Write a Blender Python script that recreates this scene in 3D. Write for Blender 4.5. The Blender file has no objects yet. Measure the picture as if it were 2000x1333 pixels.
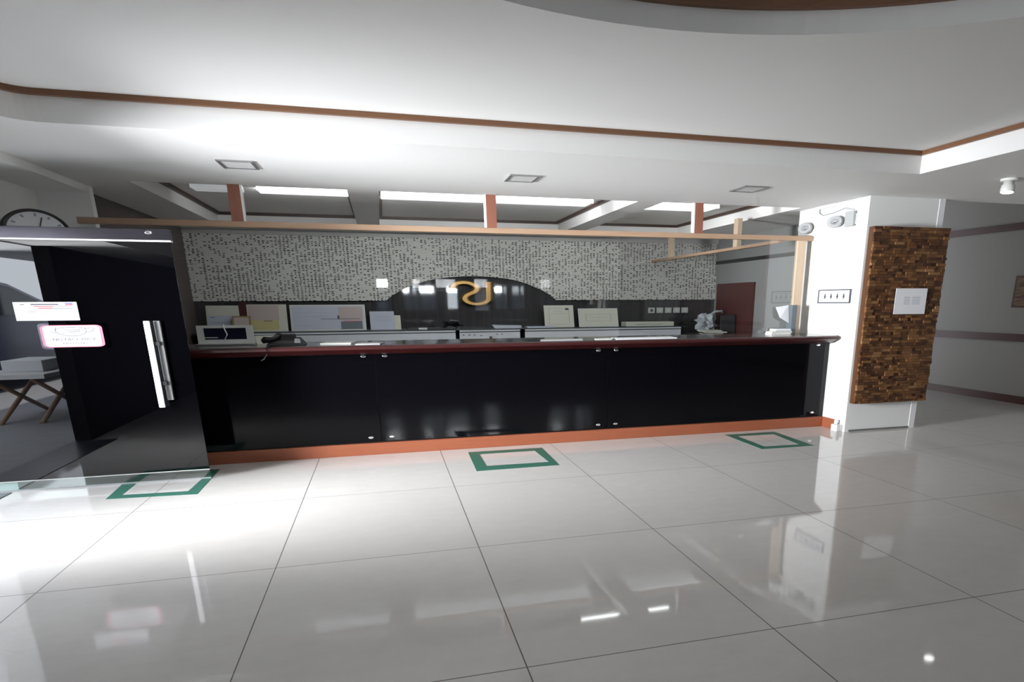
import bpy, bmesh, math, random
from mathutils import Vector, Matrix
random.seed(7)
C = bpy.context.scene.collection
PI = math.pi
# ------------------------------------------------------------------ camera
cd = bpy.data.cameras.new('camera'); cam = bpy.data.objects.new('camera', cd); C.objects.link(cam)
right = Vector((0.9595947567791362, -0.2813509269322862, -0.004422519229321628))
down = Vector((-0.08487963686828114, -0.2744399734952222, -0.9578507964151048))
fwd = Vector((0.26827849337414117, 0.9195239838428823, -0.28723212412718707))
m = Matrix((right, -down, -fwd)).transposed().to_4x4(); m.translation = Vector((0, 0, 1.6))
cam.matrix_world = m
cd.sensor_width = 36.0; cd.sensor_fit = 'HORIZONTAL'
cd.lens = 1276.95 * 36 / 2000
cd.shift_x = (1000 - 1135.26) / 2000
cd.shift_y = (975.14 - 666.5) / 2000
cd.clip_start = 0.05; cd.clip_end = 200
S = bpy.context.scene; S.camera = cam
S.view_settings.view_transform = 'Standard'; S.view_settings.look = 'None'
S.view_settings.gamma = 1; S.view_settings.exposure = 0.02; S.view_settings.use_curve_mapping = False
S.cycles.use_denoising = True
S.cycles.max_bounces = 12; S.cycles.diffuse_bounces = 6; S.cycles.glossy_bounces = 5
S.cycles.transparent_max_bounces = 16
S.cycles.sample_clamp_indirect = 6.0
# ------------------------------------------------------------------ world and daylight
w = bpy.data.worlds.new('sky'); S.world = w; w.use_nodes = True
bg = w.node_tree.nodes['Background']; bg.inputs[0].default_value = (0.86, 0.92, 1.0, 1); bg.inputs[1].default_value = 8.0
sd = bpy.data.lights.new('sun', 'SUN'); sd.energy = 20.0; sd.angle = math.radians(2); sd.color = (1, .96, .9)
sun = bpy.data.objects.new('sun', sd); C.objects.link(sun)
sun.rotation_euler = Vector((0.45, -0.35, 1.0)).to_track_quat('Z', 'Y').to_euler()
def area(name, loc, direction, sx, sy, power, color=(1, 1, 1), portal=False, spread=None):
    d = bpy.data.lights.new(name, 'AREA'); d.shape = 'RECTANGLE'; d.size = sx; d.size_y = sy; d.energy = power; d.color = color
    if spread: d.spread = math.radians(spread)
    if portal: d.cycles.is_portal = True
    o = bpy.data.objects.new(name, d); C.objects.link(o); o.location = loc
    o.rotation_euler = Vector(direction).to_track_quat('-Z', 'Z').to_euler()
    return o
area('doorway_portal', (-3.9, 5.585, 1.1), (1, 0, 0), 2.5, 2.2, 1, portal=True)
# daylight of the open sky over the street, coming in through the entrance
area('doorway_daylight', (-4.9, 4.3, 1.65), (1, 0.27, 0.02), 1.4, 1.3, 400, (0.95, 0.97, 1.0), spread=68)
# daylight entering the high front windows behind the viewer
for wx, wd in ((.08, .32), (1.06, .22), (1.93, .58), (3.0, .40), (5.03, .34)): area('window_daylight', (wx, -5.25, 2.19), (0.0, 1, 0.0), wd, .24, 10 * wd, (0.93, 0.96, 1.0), spread=90)

# ------------------------------------------------------------------ materials
def mat(name, col=(.8, .8, .8), rough=.5, metal=0.0, ior=1.5, spec=None, emit=None, es=0):
    k = bpy.data.materials.new(name); k.use_nodes = True
    b = k.node_tree.nodes['Principled BSDF']
    b.inputs['Base Color'].default_value = (*col, 1); b.inputs['Roughness'].default_value = rough
    b.inputs['Metallic'].default_value = metal; b.inputs['IOR'].default_value = ior
    if spec is not None: b.inputs['Specular IOR Level'].default_value = spec
    if emit: b.inputs['Emission Color'].default_value = (*emit, 1); b.inputs['Emission Strength'].default_value = es
    return k
class NB:
    """small node builder"""
    def __init__(s, k):
        s.t = k.node_tree; s.n = s.t.nodes; s.b = s.n['Principled BSDF']
        s.co = s.n.new('ShaderNodeTexCoord').outputs['Object']
        sp = s.n.new('ShaderNodeSeparateXYZ'); s.t.links.new(s.co, sp.inputs[0]); s.x, s.y, s.z = sp.outputs
    def _in(s, sock, v):
        if isinstance(v, (int, float)): sock.default_value = v
        elif isinstance(v, tuple): sock.default_value = v if len(v) == len(sock.default_value) else (*v, 1)
        else: s.t.links.new(v, sock)
    def m(s, op, a, b=0.0, c=0.0):
        n = s.n.new('ShaderNodeMath'); n.operation = op
        s._in(n.inputs[0], a); s._in(n.inputs[1], b); s._in(n.inputs[2], c); return n.outputs[0]
    def xyz(s, x, y, z):
        n = s.n.new('ShaderNodeCombineXYZ'); s._in(n.inputs[0], x); s._in(n.inputs[1], y); s._in(n.inputs[2], z); return n.outputs[0]
    def noise(s, vec, scale, detail=3, rough=.5):
        n = s.n.new('ShaderNodeTexNoise'); s._in(n.inputs['Vector'], vec); n.inputs['Scale'].default_value = scale
        n.inputs['Detail'].default_value = detail; n.inputs['Roughness'].default_value = rough; return n.outputs['Fac']
    def white(s, vec):
        n = s.n.new('ShaderNodeTexWhiteNoise'); n.noise_dimensions = '3D'; s._in(n.inputs['Vector'], vec); return n.outputs['Value']
    def mix(s, f, a, b):
        n = s.n.new('ShaderNodeMix'); n.data_type = 'RGBA'; s._in(n.inputs[0], f); s._in(n.inputs[6], a); s._in(n.inputs[7], b); return n.outputs[2]
    def ramp(s, f, stops):
        n = s.n.new('ShaderNodeValToRGB'); s._in(n.inputs[0], f); r = n.color_ramp
        while len(r.elements) < len(stops): r.elements.new(.5)
        for e, (p, c) in zip(r.elements, stops): e.position = p; e.color = (*c, 1)
        return n.outputs[0]
    def col(s, v): s.t.links.new(v, s.b.inputs['Base Color'])
    def rough(s, v): s._in(s.b.inputs['Roughness'], v)
    def bump(s, h, strength=.3, dist=.01):
        n = s.n.new('ShaderNodeBump'); s._in(n.inputs['Height'], h); n.inputs['Strength'].default_value = strength
        n.inputs['Distance'].default_value = dist; s.t.links.new(n.outputs[0], s.b.inputs['Normal'])

def wall_paint(name, c, var=.04, rough=.55):
    k = mat(name, c, rough); n = NB(k)
    f = n.noise(n.co, 1.3, 4)
    d = tuple(max(0, v * (1 - var * 2)) for v in c)
    n.col(n.mix(f, d, c)); n.bump(n.noise(n.co, 60, 2), .04, .003); return k
M = {}
M['white'] = wall_paint('white_paint', (.86, .86, .85), .02)
M['ceiling'] = wall_paint('ceiling_paint', (.76, .76, .75), .02, .7)
M['back_ceiling'] = wall_paint('back_ceiling_paint', (.76, .75, .73), .02, .7)
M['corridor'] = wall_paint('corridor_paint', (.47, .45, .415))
M['wing'] = wall_paint('wing_wall_paint', (.24, .24, .235))
M['header'] = wall_paint('header_paint', (.5, .49, .47))
M['pillar_grey'] = wall_paint('pillar_paint', (.80, .80, .79))
M['dark_panel'] = mat('dark_panelling_and_shade', (.045, .03, .027), .85, ior=1.3, spec=.1)
n = NB(M['dark_panel']); n.col(n.mix(n.noise(n.xyz(n.x, n.m('MULTIPLY', n.y, 1), n.m('MULTIPLY', n.z, 12)), 3, 5), (.003, .0025, .0025), (.008, .006, .0055)))
M['brown_panel'] = wall_paint('dull_brown_wall', (.10, .08, .075))

# floor tiles
k = M['floor'] = mat('polished_floor_tiles', (.6, .58, .56), .12, ior=1.36)
n = NB(k)
tu = n.m('DIVIDE', n.m('SUBTRACT', n.x, -2.0662), 1.28342); tv = n.m('DIVIDE', n.m('SUBTRACT', n.y, 7.4569), 1.6141)
def near_line(n, t, wid):
    f = n.m('FRACT', n.m('ADD', t, .5)); return n.m('LESS_THAN', n.m('ABSOLUTE', n.m('SUBTRACT', f, .5)), wid)
g = n.m('MAXIMUM', near_line(n, tu, .0026), near_line(n, tv, .0021))
cell = n.white(n.xyz(n.m('FLOOR', tu), n.m('FLOOR', tv), 0.0))
speck = n.noise(n.xyz(n.m('MULTIPLY', n.x, .6), n.y, 0.0), 9, 8, .7)
base = n.mix(speck, (.60, .575, .55), (.72, .70, .675))
base = n.mix(n.m('MULTIPLY', cell, .35), base, (.60, .585, .565))
dirt = n.noise(n.co, 1.1, 4)
gr = n.mix(dirt, (.20, .18, .17), (.09, .08, .075))
n.col(n.mix(g, base, gr)); n.rough(n.m('ADD', .045, n.m('MULTIPLY', g, .5)))
# pale strip stone wall with dark slots
k = M['stone'] = mat('pale_strip_stone', (.5, .5, .47), .7)
n = NB(k)
wob = n.m('MULTIPLY', n.noise(n.co, 2.2, 2), 1.2)
U = n.m('DIVIDE', n.x, .062); V = n.m('ADD', n.m('DIVIDE', n.z, .0285), n.m('MULTIPLY', wob, .4))
cu = n.m('FLOOR', U); cv = n.m('FLOOR', V)
r1 = n.white(n.xyz(cu, cv, 3.0)); r2 = n.white(n.xyz(cu, cv, 9.0)); r3 = n.white(n.xyz(cu, cv, 15.0))
fu = n.m('FRACT', n.m('ADD', U, n.m('MULTIPLY', r3, .25))); fv = n.m('FRACT', V)
hw = n.m('ADD', .15, n.m('MULTIPLY', r2, .22)); hh = n.m('ADD', .17, n.m('MULTIPLY', r3, .12))
ina = n.m('LESS_THAN', n.m('ABSOLUTE', n.m('SUBTRACT', fu, .5)), hw)
inb = n.m('LESS_THAN', n.m('ABSOLUTE', n.m('SUBTRACT', fv, .5)), hh)
dens = n.m('MULTIPLY', n.m('SUBTRACT', n.noise(n.co, 1.7, 3, .6), .5), 1.8)
on_ = n.m('GREATER_THAN', n.m('ADD', r1, dens), .38)
slot = n.m('MULTIPLY', n.m('MULTIPLY', ina, inb), on_)
seam = near_line(n, V, .10)
stone = n.mix(n.noise(n.xyz(n.m('MULTIPLY', n.x, 6), 0.0, n.m('MULTIPLY', n.z, 20)), 2, 6, .7), (.48, .47, .43), (.86, .85, .80))
stone = n.mix(n.m('MULTIPLY', seam, .3), stone, (.16, .16, .14))
n.col(n.mix(slot, stone, (.018, .018, .018)))
n.bump(n.m('SUBTRACT', 1.0, slot), .5, .01)
# black granite splash
k = M['granite'] = mat('polished_black_granite', (.02, .02, .022), .03, ior=1.75)
n = NB(k); st = n.noise(n.xyz(n.m('MULTIPLY', n.x, 14), 0.0, n.m('MULTIPLY', n.z, .8)), 1, 5, .65)
n.col(n.ramp(st, [(.30, (.040, .040, .043)), (.55, (.055, .053, .055)), (.75, (.085, .078, .074))]))
M['counter_stone'] = mat('dark_granite_top', (.05, .048, .047), .12)
n = NB(M['counter_stone']); n.col(n.mix(n.m('GREATER_THAN', n.noise(n.co, 120, 3, .8), .58), (.035, .033, .033), (.16, .15, .145)))
M['black_glass'] = mat('black_backed_glass', (.002, .002, .003), .07, ior=1.27)
M['black_body'] = mat('black_laminate', (.004, .004, .004), .5)
def wood(name, a, b, axis='x', rough=.45, sc=1.0):
    k = mat(name, a, rough); n = NB(k)
    v = {'x': (n.m('MULTIPLY', n.x, 1.2), n.m('MULTIPLY', n.y, 14), n.m('MULTIPLY', n.z, 30)),
         'y': (n.m('MULTIPLY', n.x, 14), n.m('MULTIPLY', n.y, 1.2), n.m('MULTIPLY', n.z, 30)),
         'z': (n.m('MULTIPLY', n.x, 14), n.m('MULTIPLY', n.y, 14), n.m('MULTIPLY', n.z, 1.5))}[axis]
    n.col(n.mix(n.noise(n.xyz(*v), 2 * sc, 5, .6), a, b)); return k
M['red_wood'] = wood('red_mahogany', (.028, .003, .003), (.040, .004, .004), 'x', .30)
M['plinth'] = wood('orange_brown_plinth', (.25, .07, .032), (.32, .10, .048), 'x', .4)
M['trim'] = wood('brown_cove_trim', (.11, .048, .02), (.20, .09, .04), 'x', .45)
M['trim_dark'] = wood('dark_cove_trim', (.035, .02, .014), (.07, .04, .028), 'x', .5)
M['rail'] = wood('maroon_rail', (.07, .02, .016), (.12, .035, .028), 'y', .4)
M['pine'] = wood('pine_batten', (.31, .19, .12), (.44, .30, .20), 'x', .6)
M['pine_z'] = wood('pine_post', (.48, .36, .25), (.62, .48, .35), 'z', .6)
M['red_batten'] = wood('reddish_batten', (.20, .07, .045), (.28, .11, .07), 'z', .6)
M['door_red'] = wood('dark_red_door', (.05, .012, .012), (.085, .022, .02), 'z', .4)
M['green'] = mat('green_tape', (.035, .15, .105), .45)
n = NB(M['green']); n.col(n.mix(n.noise(n.co, 25, 4), (.028, .12, .085), (.05, .19, .14)))
M['alu'] = mat('brushed_steel', (.10, .095, .115), .25, 1.0)
M['chrome'] = mat('bright_metal', (.9, .9, .92), .18, 1.0)
M['satin'] = mat('satin_white_metal', (.88, .88, .9), .35, .2)
M['grey_metal'] = mat('grey_metal', (.35, .35, .35), .35, .8)
M['paper'] = mat('paper', (.78, .79, .82), .7)
M['paper_blue'] = mat('bluish_paper', (.50, .53, .62), .6)
M['paper_cream'] = mat('cream_paper', (.62, .62, .52), .6)
M['paper_yellow'] = mat('yellow_paper', (.55, .48, .22), .6)
M['paper_pink'] = mat('pinkish_paper', (.50, .42, .40), .6)
M['ink'] = mat('ink', (.06, .06, .08), .6)
M['ink_soft'] = mat('soft_ink', (.30, .32, .36), .6)
M['red_ink'] = mat('red_ink', (.65, .12, .12), .6)
M['blue_ink'] = mat('blue_ink', (.12, .15, .5), .6)
M['pink'] = mat('pink_border', (.70, .14, .22), .5)
M['sign_paper'] = mat('laminated_sign_paper', (.60, .60, .62), .5)
M['plastic_w'] = mat('white_plastic', (.74, .74, .72), .35)
M['plastic_g'] = mat('grey_plastic', (.36, .37, .37), .4)
M['plastic_k'] = mat('black_plastic', (.008, .007, .009), .5, ior=1.35)
M['slate'] = mat('slate_blue_board', (.10, .125, .14), .5)
M['screen'] = mat('dark_screen', (.012, .014, .03), .1)
M['gold'] = mat('polished_brass', (.58, .35, .13), .28, 1.0)
M['frame_w'] = mat('off_white_frame', (.60, .62, .58), .4)
M['frame_k'] = mat('dark_frame', (.02, .02, .02), .35)
M['frame_b'] = mat('brass_frame', (.30, .22, .10), .4)
M['cab_white'] = mat('white_laminate', (.62, .64, .68), .35)
M['cab_edge'] = mat('dark_green_edge', (.02, .035, .033), .35)
M['tube'] = mat('fluorescent_tube', (1, 1, 1), .5, emit=(.93, .97, 1), es=5)
M['tube_low'] = mat('diffuser_underside', (.8, .8, .8), .5, emit=(.93, .97, 1), es=1.0)
M['tube_hot'] = mat('bare_tube', (1, 1, 1), .5, emit=(.95, .98, 1), es=22)
M['tube_dim'] = mat('dim_diffuser', (.72, .74, .76), .5, emit=(.93, .97, 1), es=.25)  # weak glow added to keep this diffuser pale
M['lens'] = mat('downlight_lens', (.62, .62, .62), .5)
M['led'] = mat('spot_lens', (1, 1, 1), .4, emit=(1, 1, 1), es=14)
M['reflector'] = mat('lamp_reflector', (.80, .82, .86), .12, .9)
M['pavement'] = mat('grey_pavement', (.22, .22, .24), .8)
n = NB(M['pavement']); n.col(n.mix(n.noise(n.co, 5, 6), (.26, .26, .28), (.36, .36, .38)))
M['threshold'] = mat('dark_threshold_stone', (.03, .03, .035), .3)
M['ext_wall'] = mat('pale_street_wall', (.72, .74, .75), .8)
M['ext_roof'] = mat('grey_roof_sheet', (.3, .31, .34), .6)
M['ext_green'] = mat('green_shop_panel', (.15, .35, .30), .6)
M['blue_fence'] = mat('blue_grey_fence', (.06, .09, .13), .7)
M['car'] = mat('dark_blue_car_paint', (.03, .035, .07), .15)
M['car_glass'] = mat('car_glass', (.02, .025, .03), .05)
M['tyre'] = mat('tyre_rubber', (.02, .02, .02), .8)
M['bag'] = mat('pale_plastic_bag', (.42, .45, .48), .35)
M['dark_cloth'] = mat('dark_fabric', (.035, .028, .028), .8)
def clear(name, refl=.06, tint=(1, 1, 1)):
    k = bpy.data.materials.new(name); k.use_nodes = True; t = k.node_tree; t.nodes.clear()
    o = t.nodes.new('ShaderNodeOutputMaterial'); a = t.nodes.new('ShaderNodeBsdfTransparent'); a.inputs[0].default_value = (*tint, 1)
    g = t.nodes.new('ShaderNodeBsdfGlossy'); g.inputs['Roughness'].default_value = .01; g.inputs['Color'].default_value = (1, 1, 1, 1)
    x = t.nodes.new('ShaderNodeMixShader'); x.inputs[0].default_value = refl
    t.links.new(a.outputs[0], x.inputs[1]); t.links.new(g.outputs[0], x.inputs[2]); t.links.new(x.outputs[0], o.inputs[0]); return k
M['tint_glass'] = mat('dark_tinted_door_glass', (.001, .001, .0015), .01, ior=1.68)
M['acrylic'] = clear('clear_acrylic', .004, (.97, .98, .98))
M['acrylic_left'] = clear('clear_acrylic_left', .010, (.97, .98, .98))
M['acrylic_right'] = clear('clear_acrylic_right', .06, (.90, .91, .91))  # more reflective and darker than the other sheets, to show the pillar's reflection
M['clear_glass'] = clear('clear_glass', .12, (.86, .93, .91))
M['film'] = clear('plastic_sleeve', .16, (.8, .8, .82))
M['pane'] = clear('window_glass', .05)

# ------------------------------------------------------------------ mesh helpers
def BM(): return bmesh.new()
def box(bm, x0, x1, y0, y1, z0, z1, mi=0):
    vs = [bm.verts.new(p) for p in ((x0,y0,z0),(x1,y0,z0),(x1,y1,z0),(x0,y1,z0),(x0,y0,z1),(x1,y0,z1),(x1,y1,z1),(x0,y1,z1))]
    for f in ((3,2,1,0),(4,5,6,7),(0,1,5,4),(1,2,6,5),(2,3,7,6),(3,0,4,7)):
        bm.faces.new([vs[i] for i in f]).material_index = mi
    return bm
def bxs(*a, **k): return box(BM(), *a, **k)
def hexa(bm, pts, mi=0):
    vs = [bm.verts.new(p) for p in pts]
    for f in ((3,2,1,0),(4,5,6,7),(0,1,5,4),(1,2,6,5),(2,3,7,6),(3,0,4,7)): bm.faces.new([vs[i] for i in f]).material_index = mi
    return bm
def quad(bm, pts, mi=0): bm.faces.new([bm.verts.new(p) for p in pts]).material_index = mi; return bm
def tube(bm, path, r, n=10, cap=True, sx=1.0):
    rings = []
    P = [Vector(p) for p in path]
    for i, p in enumerate(P):
        d = (P[min(i+1, len(P)-1)] - P[max(i-1, 0)]).normalized()
        up = Vector((0,0,1)) if abs(d.z) < .95 else Vector((0,1,0))
        a = d.cross(up).normalized(); b = a.cross(d).normalized()
        rr = r[i] if isinstance(r, (list, tuple)) else r
        rings.append([bm.verts.new(p + (a*math.cos(t)*sx + b*math.sin(t))*rr) for t in [2*PI*j/n for j in range(n)]])
    for A, B in zip(rings, rings[1:]):
        for j in range(n): bm.faces.new((A[j], A[(j+1)%n], B[(j+1)%n], B[j])).smooth = True
    if cap: bm.faces.new(rings[0][::-1]); bm.faces.new(rings[-1])
    return bm
def lathe(bm, c, axis, prof, n=28, sc=(1,1,1)):
    """prof: (radius, offset along axis); sc scales world x,y,z about c"""
    ax = Vector(axis).normalized(); up = Vector((0,0,1)) if abs(ax.z) < .9 else Vector((1,0,0))
    a = ax.cross(up).normalized(); b = ax.cross(a).normalized(); c = Vector(c); rings = []
    for r, h in prof:
        rg = []
        for j in range(n):
            t = 2*PI*j/n; v = (a*math.cos(t)+b*math.sin(t))*max(r,1e-4) + ax*h
            rg.append(bm.verts.new(c + Vector((v.x*sc[0], v.y*sc[1], v.z*sc[2]))))
        rings.append(rg)
    for A, B in zip(rings, rings[1:]):
        for j in range(n): bm.faces.new((A[j], A[(j+1)%n], B[(j+1)%n], B[j])).smooth = True
    bm.faces.new(rings[0][::-1]); bm.faces.new(rings[-1]); return bm
def prism(bm, pts, ax, a0, a1, mi=0):
    """closed 2-D outline extruded along an axis; pts are the other two coordinates in order"""
    def P(p, a): return {'x': (a, p[0], p[1]), 'y': (p[0], a, p[1]), 'z': (p[0], p[1], a)}[ax]
    A = [bm.verts.new(P(p, a0)) for p in pts]; B = [bm.verts.new(P(p, a1)) for p in pts]
    f = [bm.faces.new(A), bm.faces.new(B[::-1])]
    for i in range(len(pts)): f.append(bm.faces.new((A[i], B[i], B[(i+1)%len(pts)], A[(i+1)%len(pts)])))
    for q in f: q.material_index = mi
    return bm
def obj(name, bm, mats, parent=None, bevel=0, smooth=False):
    bmesh.ops.recalc_face_normals(bm, faces=bm.faces)
    me = bpy.data.meshes.new(name)
    if parent is not None: bmesh.ops.translate(bm, verts=bm.verts, vec=-parent_loc(parent))
    bm.to_mesh(me); bm.free()
    for k in (mats if isinstance(mats, (list, tuple)) else [mats]): me.materials.append(M[k] if isinstance(k, str) else k)
    o = bpy.data.objects.new(name, me); C.objects.link(o)
    if parent is not None: o.parent = parent
    if bevel:
        b = o.modifiers.new('bevel', 'BEVEL'); b.width = bevel; b.segments = 2; b.limit_method = 'ANGLE'; b.angle_limit = math.radians(40)
    return o
def parent_loc(p):
    v = Vector((0,0,0))
    while p is not None: v += Vector(p.location); p = p.parent
    return v
def thing(name, label, cat, loc=(0,0,0), group=None):
    o = bpy.data.objects.new(name, None); o.empty_display_size = .05; C.objects.link(o); o.location = loc
    tag(o, label, cat, group); return o
def tag(o, label, cat, group=None):
    o['label'] = label; o['category'] = cat
    if group: o['group'] = group
    return o
def struct(name, bm, mats, label=None, **kw):
    o = obj(name, bm, mats, **kw)
    if not kw.get('parent'): o['kind'] = 'structure'
    if label: o['label'] = label
    return o
def text_mesh(body, sx, sz):
    """letters as a flat mesh centred on 0, in x-z plane, sized sx wide and sz tall"""
    cu = bpy.data.curves.new('lettering', 'FONT'); cu.body = body; cu.align_x = 'CENTER'; cu.size = 1; cu.resolution_u = 3
    to = bpy.data.objects.new('lettering', cu); C.objects.link(to)
    dg = bpy.context.evaluated_depsgraph_get(); me = bpy.data.meshes.new_from_object(to.evaluated_get(dg))
    bpy.data.objects.remove(to); bpy.data.curves.remove(cu)
    xs = [v.co.x for v in me.vertices]; ys = [v.co.y for v in me.vertices]
    cx, cy = (min(xs)+max(xs))/2, (min(ys)+max(ys))/2; kx = sx/(max(xs)-min(xs)); ky = sz/(max(ys)-min(ys))
    V = [((v.co.x-cx)*kx, (v.co.y-cy)*ky) for v in me.vertices]; F = [list(p.vertices) for p in me.polygons]
    bpy.data.meshes.remove(me); return V, F
def put_text(bm, body, fn, sx, sz, mi=0):
    V, F = text_mesh(body, sx, sz); vs = [bm.verts.new(fn(a, b)) for a, b in V]
    for f in F:
        try: bm.faces.new([vs[i] for i in f]).material_index = mi
        except ValueError: pass
    return bm

# ------------------------------------------------------------------ the room shell
Z1, Z2, Z3 = 2.78, 2.975, 3.13
struct('floor', bxs(-3.58, 9.95, -5, 14, -.12, 0), 'floor', 'polished pale floor tiles with thin dark joints')
def loop_rect(x0, x1, y0, y1, r=0, corners=(0,0,0,0), n=8):
    pts = []
    for (cx, cy, a0, on) in ((x1, y1, 0, corners[0]), (x0, y1, 90, corners[1]), (x0, y0, 180, corners[2]), (x1, y0, 270, corners[3])):
        if on:
            ox = cx - math.copysign(r, cx - (x0+x1)/2); oy = cy - math.copysign(r, cy - (y0+y1)/2)
            for i in range(n+1):
                t = math.radians(a0 + 90*i/n); pts.append((ox + r*math.cos(t), oy + r*math.sin(t)))
        else: pts.append((cx, cy))
    return pts
def fill(bm, loops, z):
    es = []; vl = []
    for L in loops:
        vs = [bm.verts.new((x, y, z)) for x, y in L]; vl.append(vs)
        es += [bm.edges.new((vs[i], vs[(i+1)%len(vs)])) for i in range(len(vs))]
    bmesh.ops.triangle_fill(bm, use_beauty=True, use_dissolve=False, edges=es); return vl
def skirt(bm, vs, z):
    top = [bm.verts.new((v.co.x, v.co.y, z)) for v in vs]
    for i in range(len(vs)):
        j = (i+1) % len(vs); bm.faces.new((vs[i], vs[j], top[j], top[i]))
    return top
cove = loop_rect(-2.3, 5.10, -4.8, 5.75, .22, (0,1,0,0))
ell = [(1.45 + 3.3*math.cos(t), -.29 + 4.0*math.sin(t)) for t in [2*PI*i/120 for i in range(120)]]
trays = [loop_rect(-2.3, -.25, 8.10, 12.0), loop_rect(.08, 3.10, 8.10, 12.0), loop_rect(3.43, 5.38, 8.10, 12.0)]
bm = BM()
v1 = fill(bm, [[(-3.6,-5),(9.95,-5),(9.95,7.10),(5.56,7.10),(5.56,8.05),(-3.6,8.05)], cove], Z1)
skirt(bm, v1[1], Z2)
v2 = fill(bm, [cove, ell], Z2); t2 = skirt(bm, v2[1], Z3); bm.faces.new(t2)
skirt(bm, v1[0], 3.42)
struct('ceiling', bm, 'ceiling', 'white lobby ceiling with a raised cove and a round recess')
bm = BM()
v1 = fill(bm, [[(-3.6,8.05),(6.63,8.05),(6.63,12.7),(-3.6,12.7)]] + trays, Z1)
for v in v1[1:]: bm.faces.new(skirt(bm, v, 2.965))
struct('ceiling_back', bm, 'back_ceiling')
struct('ceiling_corridor', bxs(-3.6, 10.1, -5.15, 14.15, 3.42, 3.55), 'ceiling')
def band(bm, L, z0, z1, d, closed=True, cx=None, cy=None):
    """thin moulding that follows a loop on its inner side"""
    cx = sum(p[0] for p in L)/len(L) if cx is None else cx; cy = sum(p[1] for p in L)/len(L) if cy is None else cy
    n = len(L); inn = []
    for i, p in enumerate(L):
        a = Vector(L[i-1]); b = Vector(p); c = Vector(L[(i+1) % n])
        n1 = Vector(((b-a).y, -(b-a).x)).normalized(); n2 = Vector(((c-b).y, -(c-b).x)).normalized()
        if n1.dot(Vector((cx,cy))-b) < 0: n1, n2 = -n1, -n2
        s = (n1+n2); s = s/max(.5, s.dot(n1)) if s.length > 1e-6 else n1
        inn.append(b + s*d)
    A = [[bm.verts.new((q[0], q[1], z)) for q in K] for K, z in ((L,z0),(inn,z0),(inn,z1),(L,z1))]
    for i in range(n):
        j = (i+1) % n
        for k in range(4): bm.faces.new((A[k][i], A[k][j], A[(k+1)%4][j], A[(k+1)%4][i]))
    return bm
struct('trim_1', band(BM(), cove, 2.938, 2.974, .035), 'trim', 'brown wooden moulding around the raised ceiling cove')
struct('trim_2', band(BM(), ell, 3.085, 3.129, .035), 'trim', 'brown moulding around the round ceiling recess')
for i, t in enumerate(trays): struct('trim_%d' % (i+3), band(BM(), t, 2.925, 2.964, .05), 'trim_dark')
# left wall: entrance alcove below, bulkhead above, then the plain white end and the dark panelled stretch
struct('wall_left', bxs(-3.75, -3.58, -5, 4.33, 0, 3.42), 'dark_panel', 'dark panelled wall beside the entrance')
bm = BM(); box(bm, -3.75, -2.78, 4.33, 6.40, 2.25, 3.42); box(bm, -3.75, -3.27, 6.86, 8.50, 0, 3.42); box(bm, -3.75, -2.79, 8.50, 8.60, 0, 3.42); box(bm, -3.75, -3.27, 6.40, 6.86, 2.25, 3.42); box(bm, -3.27, -2.80, 6.40, 8.50, 2.715, 3.42); box(bm, -3.58, -2.78, -5, 4.33, 2.25, 3.42)
struct('wall_entrance', bm, 'white', 'white wall above and beside the entrance')
struct('wall_left_back', bxs(-3.3, -2.95, 8.60, 12.7, 0, 3.42), 'brown_panel')
struct('wall_back', bxs(-3.3, 6.63, 12.60, 12.75, 0, 3.42), 'wing')
struct('wall_wing', bxs(6.50, 6.63, 8.39, 12.60, 0, 3.42), 'wing', 'grey side wall behind the counter')
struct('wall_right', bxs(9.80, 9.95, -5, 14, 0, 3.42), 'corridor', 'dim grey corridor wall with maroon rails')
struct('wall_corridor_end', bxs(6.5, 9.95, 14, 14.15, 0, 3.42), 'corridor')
for i, (z0, z1, th) in enumerate(((2.68, 2.785, .035), (.975, 1.09, .035))):
    struct('trim_%d' % (i+6), bxs(9.8-th, 9.80, -5, 14, z0, z1), 'rail')
struct('baseboard_right', bxs(9.77, 9.80, -5, 14, 0, .12), 'rail')
struct('trim_8', bxs(6.47, 6.50, 8.39, 12.55, 2.32, 2.38), 'frame_k')
# pillar
bm = BM(); box(bm, 5.56, 6.63, 7.0, 8.39, 0, 2.78)
p = struct('wall_pillar', bm, 'pillar_grey', 'white square pillar at the end of the counter')
obj('corner_bead', bxs(6.55, 6.635, 6.994, 7.0, 0, 2.78), 'satin', p)
obj('bottom_strip', bxs(5.62, 6.55, 6.994, 7.0, 0, .025), 'grey_metal', p)
# front wall behind the viewer, with six windows
wins = [(-.15,.30),(.90,1.52),(1.58,2.30),(2.74,3.26),(4.82,5.42),(5.60,6.20)]
mull = {1: (1.20, 1.33), 4: (5.20, 5.27), 5: (5.94, 6.03)}
bm = BM(); xs = -3.6
for a, b in wins:
    box(bm, xs, a, -5.15, -5, 0, 3.42); box(bm, a, b, -5.15, -5, 0, 1.35); box(bm, a, b, -5.15, -5, 2.42, 3.42); xs = b
box(bm, xs, 9.95, -5.15, -5, 0, 3.42)
struct('wall_front', bm, 'dark_panel')  # near-black colour stands in for the unlit lobby and cuts bounced light
for i, (a, b) in enumerate(wins):
    bm = BM()
    for q in [(a,a+.05,1.35,2.42),(b-.05,b,1.35,2.42),(a,b,1.35,1.39),(a,b,2.32,2.42),(a,b,2.02,2.06)] + ([(*mull[i],1.35,2.42)] if i in mull else []): box(bm, q[0], q[1], -5.12, -5.03, q[2], q[3])
    o = struct('window_%d' % (i+1), bm, 'satin')
    obj('pane', bxs(a+.05, b-.05, -5.08, -5.075, 1.39, 2.32), 'pane', o)
# rear room door in the wing wall
o = struct('door_2', bxs(6.46, 6.50, 11.0, 12.4, 0, 1.95), 'door_red', 'dark red door in the side wall behind the counter')
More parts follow.
